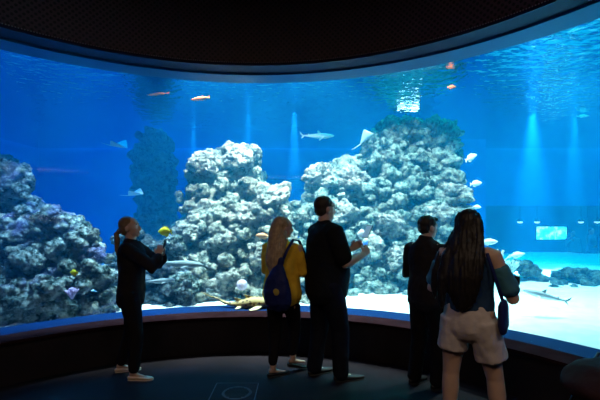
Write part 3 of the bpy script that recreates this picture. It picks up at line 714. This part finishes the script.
phone(P1, 'dark phone held up in both hands by the woman in the blazer', (0, .345, 1.38), (math.radians(-12), 0, 0))

# --- 2: woman in yellow jacket
p = Person('blonde woman in mustard jacket with hands in front', -.18, 4.02, -24, 1.60, build=1.12, hips=1.1, chest=1.1, yaw=-44, pitch=-2)
p.torso()
eR, wR, eL, wL = (.235, .02, 1.12), (.18, .23, 1.08), (-.215, .03, 1.12), (-.04, .22, 1.07)
p.arm(1, eR, wR, (-.3, .9, .05), (-.6, 0, -.3), (0, .1, 1), .9); p.arm(-1, eL, wL, (.5, .8, 0), (.6, -.3, -.3), (0, .1, 1), .9)
_, kR, aR = p.leg(1, (.08, .16, .49), (.05, .16, .14), (.8, 1, 0)); _, kL, aL = p.leg(-1, (-.085, .0, .47), (-.085, -.05, .08), (.7, 1, 0))
p.finish()
M_must = fabric('mustard_cloth', (.95, .56, .05), .8, .35)
g = MB()
g.tube([(0, 0, .86), (0, 0, .90), (0, 0, .98), (0, .01, 1.10), (0, .005, 1.22), (0, .0, 1.32), (0, -.01, 1.40), (0, -.01, 1.44)],
       [(.215, .185), (.220, .180), (.205, .160), (.192, .150), (.195, .155), (.198, .148), (.175, .110), (.08, .075)], n=28)
for sd, e, w_ in ((1, eR, wR), (-1, eL, wL)):
    sh = Vector((sd*.16, -.005, 1.375)); e = Vector(e); w_ = Vector(w_)
    g.tube([sh, lerp(sh, e, .5), e, lerp(e, w_, .45), lerp(e, w_, .92)], [.070, .062, .058, .052, .044], n=16)
p.part('jacket', remesh(g, .011, 4, folds(.011, 11)), M_must)
g = MB()
for sd, k, a in ((1, kR, aR), (-1, kL, aL)):
    hp = Vector((sd*.085, 0, .90)); g.tube([hp, lerp(hp, k, .4), k, lerp(k, a, .5), a+Vector((0, 0, .07))], [.105, .094, .070, .058, .048], n=18)
g.tube([(0, 0, .82), (0, 0, .98)], [(.172, .13), (.165, .12)], n=20)
p.part('trousers', remesh(g, .011, 4, folds(.006, 7, 3)), M_blk2)
M_bshoe = plain('black_leather', (.015, .014, .015), .35)
p.shoe(aR, (.8, 1, 0), M_bshoe, low=True); p.shoe(aL, (.7, 1, 0), M_bshoe, low=True)
g = MB(); R = p.HM.to_3x3()
g.ell(p.h((0, -.02, 1.622)), (.088, .094, .092), R)
g.tube([p.h((0, -.03, 1.62)), p.h((0, -.055, 1.54)), (0, -.105, 1.44), (0, -.150, 1.34), (-.02, -.185, 1.24), (-.02, -.19, 1.13)], [(.090, .085), (.094, .085), (.108, .07), (.105, .05), (.08, .034), (.03, .016)], n=20)
p.part('hair', remesh(g, .008, 3, strands(.009)), plain('hair_blonde', (.42, .30, .18), .45, nscale=30, namt=.3))
P2 = p
phone(P2, 'small dark phone in the hand of the woman in the yellow jacket', (.14, .31, 1.115), (math.radians(-60), 0, 0))
bp = held(P2, 'backpack', 'navy drawstring backpack on the back of the woman in yellow', 'backpack', (.06, -.165, .78))
M_navy = fabric('navy_nylon', (.018, .028, .14), .5, .3)
g = MB(); g.tube([(0, -.03, .0), (0, -.055, .06), (0, -.065, .16), (0, -.055, .27), (0, -.035, .35), (.0, -.02, .40)], [(.115, .05), (.145, .075), (.14, .080), (.115, .065), (.075, .04), (.04, .03)], n=24)
obj('bag_body', remesh(g, .01, 3, folds(.010, 12)), M_navy, bp)
g = MB(); g.tube([(0, -.02, .39), (.01, -.005, .43), (.015, -.01, .46)], [.028, .034, .030], n=12); obj('gathered_top', g, M_navy, bp)
g = MB(); g.tube([(.02, -.01, .42), (.08, .0, .56), (.10, .08, .645), (.11, .20, .63), (.13, .285, .50), (.15, .26, .32)], [(.016, .008)]*6, n=8); obj('strap', g, M_navy, bp)
g = MB(); g.tube([(-.02, -.01, .42), (-.09, .01, .56), (-.12, .08, .645), (-.13, .20, .63), (-.14, .285, .50), (-.15, .26, .32)], [(.016, .008)]*6, n=8); obj('strap', g, M_navy, bp)
g = MB(); g.ell((.03, -.143, .17), (.032, .006, .032)); obj('badge', g, plain('badge_yellow', (.55, .42, .08), .6), bp)['label'] = 'round yellow badge'

# --- 3: man in black t-shirt
p = Person('tall man in black t-shirt and dark jeans looking right', .25, 3.98, -66, 1.80, build=1.16, chest=1.35, hips=1.1, yaw=4, pitch=2)
p.torso()
eR, wR, eL, wL = (.255, .07, 1.095), (.20, .29, 1.165), (-.23, .08, 1.10), (-.02, .30, 1.20)
p.arm(1, eR, wR, (-.25, .7, .45), (-.8, .1, 0), (0, -.3, .9), 1.0, 1.18); p.arm(-1, eL, wL, (.5, .6, .5), (.7, -.3, 0), (0, -.3, .9), .8, 1.18)
_, kR, aR = p.leg(1, (.11, .10, .47), (.12, .10, .08), (.15, 1, 0), 1.1); _, kL, aL = p.leg(-1, (-.11, .0, .47), (-.11, -.06, .08), (-.1, 1, 0), 1.1)
p.finish()
g = MB()
g.tube([(0, .01, .80), (0, .015, .88), (0, .025, .98), (0, .03, 1.08), (0, .02, 1.20), (0, .0, 1.31), (0, -.01, 1.40), (0, -.01, 1.45)],
       [(.215, .195), (.215, .205), (.215, .212), (.215, .208), (.215, .195), (.215, .17), (.19, .12), (.085, .075)], n=28)
for sd, e, w_ in ((1, eR, wR), (-1, eL, wL)):
    sh = Vector((sd*.18, -.005, 1.375)); e = Vector(e)
    g.tube([sh+Vector((-sd*.07, 0, .012)), sh+Vector((0, 0, .006)), lerp(sh, e, .5), lerp(sh, e, .85)], [.082, .090, .084, .080], n=16)
p.part('t_shirt', remesh(g, .011, 5, folds(.007, 8)), fabric('black_cotton', (.010, .011, .015)))
g = MB()
for sd, k, a in ((1, kR, aR), (-1, kL, aL)):
    hp = Vector((sd*.095, 0, .90)); g.tube([hp, lerp(hp, k, .4), k, lerp(k, a, .5), a+Vector((0, 0, -.015))], [.125, .112, .088, .078, .075], n=18)
g.tube([(0, 0, .82), (0, 0, .98)], [(.185, .145), (.18, .14)], n=20)
p.part('jeans', remesh(g, .011, 4, folds(.008, 7, 3)), fabric('dark_denim', (.010, .012, .024)))
M_sneak = plain('dark_sneaker', (.03, .028, .03), .6)
p.shoe(aR, (.15, 1, 0), M_sneak, L=.28); p.shoe(aL, (-.1, 1, 0), M_sneak, L=.28)
g = MB(); R = p.HM.to_3x3(); g.ell(p.h((0, -.016, 1.628)), (.081, .094, .084), R); g.ell(p.h((0, -.04, 1.575)), (.070, .062, .06), R)
p.part('hair', remesh(g, .008, 2, strands(.003)), plain('hair_dark', (.035, .025, .02), .6, nscale=40, namt=.3))
g = MB(); g.tube([p.h((-.078, -.01, 1.61)), p.h((-.075, .06, 1.612)), p.h((-.05, .10, 1.612)), p.h((0, .108, 1.612)), p.h((.05, .10, 1.612)), p.h((.075, .06, 1.612)), p.h((.078, -.01, 1.61))], [.003]*7, n=6)
for sg in (-1, 1):
    pts = [p.h((sg*.032+.024*math.cos(a), .106-.006*abs(math.cos(a)), 1.607+.017*math.sin(a))) for a in np.linspace(0, 2*PI, 13)]; g.tube(pts, [.0025]*13, n=6)
obj('glasses', g, M_dark, p.root)['label'] = 'thin dark spectacle frame'
P3 = p
M_glow = plain('phone_glow', (.25, .5, .7), .2, emit=.5)
phone(P3, 'phone with pale screen held up by the man in black', (.06, .43, 1.37), (math.radians(-35), 0, math.radians(20)), M_glow)

# --- 4: person in dark jacket half hidden
p = Person('person in dark jacket and trousers, half hidden by the long haired woman', 1.195, 3.78, -54, 1.61, build=1.08, yaw=-14, pitch=-6)
p.torso()
eR, wR, eL, wL = (.24, .06, 1.10), (.10, .25, 1.15), (-.25, .02, 1.10), (-.08, .23, 1.15)
p.arm(1, eR, wR, (-.5, .6, .4), (-.7, -.1, 0), (0, -.3, .9), .9); p.arm(-1, eL, wL, (.5, .6, .4), (.7, -.3, 0), (0, -.3, .9), .9)
_, kR, aR = p.leg(1, (.10, .06, .47), (.11, .02, .08), (.4, 1, 0)); _, kL, aL = p.leg(-1, (-.10, .02, .47), (-.12, -.04, .08), (0, 1, 0))
p.finish()
g = MB()
g.tube([(0, 0, .84), (0, 0, .90), (0, 0, 1.0), (0, .01, 1.10), (0, .005, 1.22), (0, .0, 1.32), (0, -.01, 1.41), (0, -.01, 1.47)],
       [(.195, .155), (.198, .155), (.195, .15), (.188, .145), (.19, .148), (.192, .142), (.165, .105), (.078, .075)], n=28)
for sd, e, w_ in ((1, eR, wR), (-1, eL, wL)):
    sh = Vector((sd*.17, -.005, 1.375)); e = Vector(e); w_ = Vector(w_)
    g.tube([sh, lerp(sh, e, .5), e, lerp(e, w_, .45), lerp(e, w_, .95)], [.080, .074, .070, .062, .050], n=16)
p.part('jacket', remesh(g, .011, 4, folds(.010, 10)), fabric('dark_jacket', (.022, .018, .022)))
g = MB()
for sd, k, a in ((1, kR, aR), (-1, kL, aL)):
    hp = Vector((sd*.09, 0, .90)); g.tube([hp, lerp(hp, k, .4), k, lerp(k, a, .5), a+Vector((0, 0, -.01))], [.112, .100, .082, .074, .070], n=18)
g.tube([(0, 0, .82), (0, 0, .98)], [(.178, .14), (.17, .13)], n=20)
p.part('trousers', remesh(g, .011, 4, folds(.008, 7, 5)), M_blk2)
p.shoe(aR, (.4, 1, 0), M_bshoe); p.shoe(aL, (0, 1, 0), M_bshoe)
g = MB(); R = p.HM.to_3x3(); g.ell(p.h((0, -.014, 1.630)), (.082, .096, .082), R); g.ell(p.h((0, -.04, 1.575)), (.068, .06, .06), R); g.ell(p.h((.01, .06, 1.675)), (.05, .03, .025), R)
p.part('hair', remesh(g, .008, 2, strands(.008, 50)), plain('hair_black', (.02, .016, .015), .55, nscale=40, namt=.3))

# --- 5: long haired woman in front
p = Person('woman with very long dark hair, teal top and grey shorts', 1.225, 2.90, -36, 1.65, build=1.0, hips=1.1, yaw=14, pitch=-1)
p.torso()
eR, wR, eL, wL = (.29, .03, 1.07), (.225, .25, 1.145), (-.27, .0, 1.10), (-.20, .21, 1.10)
p.arm(1, eR, wR, (-.25, .85, .35), (-.8, .1, -.2), (0, -.1, .9), .9, 1.12); p.arm(-1, eL, wL, (.4, .8, .3), (.7, -.1, -.2), (0, -.1, .9), .9, 1.12)
_, kR, aR = p.leg(1, (.17, .05, .47), (.21, .04, .08), (.2, 1, 0), 1.12); _, kL, aL = p.leg(-1, (-.13, .0, .47), (-.135, -.04, .08), (-.1, 1, 0), 1.12)
p.finish()
g = MB()
g.tube([(0, 0, .93), (0, 0, .98), (0, .01, 1.08), (0, .005, 1.20), (0, .0, 1.30), (0, -.01, 1.38), (0, -.01, 1.425)],
       [(.165, .13), (.172, .137), (.165, .135), (.172, .14), (.172, .135), (.150, .10), (.10, .075)], n=28)
p.part('top', remesh(g, .010, 4, folds(.008, 10)), fabric('navy_top', (.025, .06, .13), .7))
M_teal = fabric('teal_sleeve', (.06, .20, .28), .75)
for sd, e in ((1, eR), (-1, eL)):
    g = MB(); sh = Vector((sd*.175, -.005, 1.375)); e = Vector(e)
    g.tube([lerp(sh, e, .30), lerp(sh, e, .55), lerp(sh, e, .80)], [.066, .068, .072], n=18)
    p.part('sleeve', remesh(g, .009, 3, folds(.008, 12)), M_teal)
g = MB()
g.tube([(0, 0, .83), (0, 0, .90), (0, 0, .97), (0, 0, 1.01)], [(.192, .150), (.190, .150), (.170, .138), (.160, .130)], n=26)
for sd, k in ((1, kR), (-1, kL)):
    hp = Vector((sd*.100, 0, .90)); q = .64 if sd > 0 else .54; g.tube([hp, lerp(hp, k, .3), lerp(hp, k, q), lerp(hp, k, q+.02)], [(.104, .130), (.104, .124), (.112, .120), (.114, .120)], n=26, cap=False)
p.part('shorts', remesh(g, .010, 3, folds(.010, 9, 2)), fabric('grey_linen', (.62, .54, .52), .85, .4))
for a, t in ((aR, (.2, 1, 0)), (aL, (-.1, 1, 0))): p.shoe(a, t, M_sneak)
g = MB(); R = p.HM.to_3x3()
g.ell(p.h((0, -.02, 1.622)), (.092, .098, .093), R)
g.tube([p.h((0, -.035, 1.63)), p.h((0, -.055, 1.54)), (0, -.085, 1.44), (0, -.125, 1.34), (-.005, -.155, 1.22), (-.01, -.16, 1.12), (-.01, -.155, 1.04), (-.02, -.155, .99)], [(.092, .08), (.105, .07), (.130, .06), (.138, .05), (.130, .04), (.11, .032), (.08, .025), (.035, .014)], n=26)
g.tube([p.h((-.07, .0, 1.56)), (-.13, .01, 1.44), (-.19, -.02, 1.36), (-.225, -.05, 1.24), (-.24, -.06, 1.12), (-.235, -.06, 1.03)], [.035, .04, .042, .036, .026, .01], n=12)
g.tube([p.h((-.05, -.06, 1.5)), (-.12, -.11, 1.36), (-.15, -.145, 1.2), (-.16, -.15, 1.05), (-.155, -.15, .98)], [.04, .05, .045, .03, .01], n=12)
p.part('hair', remesh(g, .008, 2, strands(.012, 90)), plain('hair_long_dark', (.012, .008, .007), .5, nscale=40, namt=.35))
P5 = p
b5 = held(P5, 'shoulder_bag', 'small navy shoulder bag hanging at the hip of the long haired woman', 'bag', (.235, -.02, .84))
g = MB(); g.tube([(0, 0, 0), (0, 0, .05), (0, 0, .18), (0, 0, .21)], [(.022, .06), (.035, .08), (.032, .08), (.018, .07)], n=18); obj('bag_body', g, M_navy, b5)
g = MB(); g.tube([(0, 0, .2), (-.02, -.05, .30), (-.05, -.08, .42), (-.09, -.07, .54)], [(.012, .005)]*4, n=8); obj('strap', g, M_navy, b5)
w5 = held(P5, 'camera', 'small black camera in the right hand of the long haired woman', 'camera', (.235, .345, 1.16))
g = MB(); g.box((0, 0, 0), (.055, .02, .034)); q = obj('casing', g, M_dark, w5, smooth=False); m = q.modifiers.new('b', 'BEVEL'); m.width = .006; m.segments = 2
g = MB(); g.tube([(0, .015, 0), (0, .05, 0)], [.024, .022], n=16, cap=False); obj('lens', g, plain('lens_black', (.02, .02, .02), .2), w5)

# ------------------------------------------------------------------ floor details, stroller
d = thing('floor_drain', 'round metal floor drain in the dark floor, bottom centre left', 'drain', (-.575, 3.64, 0))
mb = MB(); mb.tube([(0, 0, .0005), (0, 0, .004)], [.135, .133], n=48, cap=False); obj('ring', mb, plain('drain_metal', (.07, .07, .075), .35, .8), d, smooth=False)
mb = MB()
for k in range(-4, 5):
    y = k*.024; x = math.sqrt(max(0, .11**2-y*y)); mb.box((0, y, .006), (x, .006, .003))
obj('grate', mb, plain('grate_metal', (.02, .02, .022), .4, .5), d, smooth=False)
mb = MB(); X0, X1, Y0, Y1 = -.80, -.40, 3.40, 3.85
for c, h in (((X0, (Y0+Y1)/2), (.004, (Y1-Y0)/2)), ((X1, (Y0+Y1)/2), (.004, (Y1-Y0)/2)), (((X0+X1)/2, Y0), ((X1-X0)/2, .004)), (((X0+X1)/2, Y1), ((X1-X0)/2, .004))):
    mb.box((c[0], c[1], .0015), (h[0], h[1], .0015))
tag(obj('hatch_frame', mb, plain('hatch_metal', (.10, .10, .11), .4, .6), smooth=False), 'thin square metal hatch outline around the floor drain', 'hatch')

st = thing('stroller', 'dark stroller at the bottom right corner of the photo', 'stroller', (1.97, 2.60, 0), (0, 0, math.radians(20)))
M_str = fabric('stroller_cloth', (.035, .016, .020), .8)
g = MB(); g.tube([(-.19, 0, .50), (-.10, 0, .54), (.05, 0, .55), (.2, 0, .54), (.28, 0, .48)], [(.16, .06), (.2, .11), (.22, .12), (.22, .12), (.16, .08)], ref=(0, 1, 0), n=20); obj('hood', remesh(g, .02, 4, folds(.01, 6)), M_str, st)
g = MB(); g.tube([(-.05, 0, .25), (.1, 0, .28), (.25, 0, .42)], [(.17, .05), (.18, .06), (.17, .05)], ref=(0, 1, 0), n=16); obj('seat', g, M_str, st)
M_frame = plain('stroller_frame', (.05, .06, .08), .35, .7)
g = MB()
for s_ in (-1, 1):
    g.tube([(-.2, s_*.21, .09), (.1, s_*.21, .45), (.28, s_*.21, .62)], [.012]*3, n=8); g.tube([(.35, s_*.21, .09), (.1, s_*.21, .45)], [.012]*2, n=8)
obj('frame', g, M_frame, st)
g = MB(); g.tube([(.02, -.15, .62), (.03, -.13, .70), (.08, -.1, .76), (.16, -.08, .79)], [.012, .012, .012, .012], n=10); obj('grab_strap', g, plain('blue_strap', (.12, .35, .65), .4), st)['label'] = 'glossy blue strap'
for x in (-.2, .35):
    for s_ in (-1, 1):
        g = MB(); pts = [(x+.075*math.cos(a), s_*.235, .09+.075*math.sin(a)) for a in np.linspace(0, 2*PI, 21)]; g.tube(pts, [.014]*21, ref=(0, 1, 0), n=8); g.tube([(x, s_*.235-.01, .09), (x, s_*.235+.01, .09)], [.05, .05], n=12)
        obj('wheel', g, M_dark, st)

# --- visitors far off in the second gallery
def far_person(label, x, y, deg, H, col, wave=0):
    p = Person(label, x, y, deg, H); p.root.location.z = -.60; p.torso()
    eR, wR = (.22, .05, 1.12), (.18, .2+wave*.1, 1.05+wave*.3); eL, wL = (-.22, .0, 1.12), (-.2, .1, .9)
    p.arm(1, eR, wR, (0, 1, 0), (-1, 0, 0), (0, 0, 1)); p.arm(-1, eL, wL, (0, .3, -1), (1, 0, 0), (0, 1, 0))
    _, kR, aR = p.leg(1, (.1, .03, .47), (.11, 0, .08), (0, 1, 0)); _, kL, aL = p.leg(-1, (-.1, .0, .47), (-.11, -.03, .08), (0, 1, 0))
    p.finish(.014)
    g = MB(); g.tube([(0, 0, .86), (0, 0, 1.0), (0, .01, 1.1), (0, 0, 1.3), (0, -.01, 1.41), (0, -.01, 1.44)], [(.19, .15), (.18, .14), (.175, .135), (.18, .13), (.15, .09), (.08, .07)], n=20)
    for sd, e, w_ in ((1, eR, wR), (-1, eL, wL)):
        sh = Vector((sd*.165, 0, 1.375)); g.tube([sh, lerp(sh, e, .5), e, lerp(e, w_, .9)], [.068, .06, .055, .045], n=12)
    p.part('shirt', remesh(g, .016, 3), plain('shirt_far', col, .8))
    g = MB()
    for sd, k, a in ((1, kR, aR), (-1, kL, aL)): hp = Vector((sd*.09, 0, .9)); g.tube([hp, k, a], [.1, .078, .06], n=14)
    g.tube([(0, 0, .82), (0, 0, .95)], [(.17, .13), (.165, .12)], n=16)
    p.part('trousers', remesh(g, .016, 3), plain('trousers_far', (.03, .04, .07), .8))
    p.shoe(aR, (0, 1, 0), M_bshoe); p.shoe(aL, (0, 1, 0), M_bshoe)
    g = MB(); g.ell(p.h((0, -.02, 1.63)), (.082, .092, .085)); p.part('hair', g, M_dark)
far_person('far visitor in pale shirt beyond the second window, next to the screen', 9.75, 14.3, 170, 1.68, (.4, .55, .6), 1)
far_person('far visitor in dark clothes at the right end of the second window', 10.55, 14.5, 200, 1.75, (.15, .25, .35))
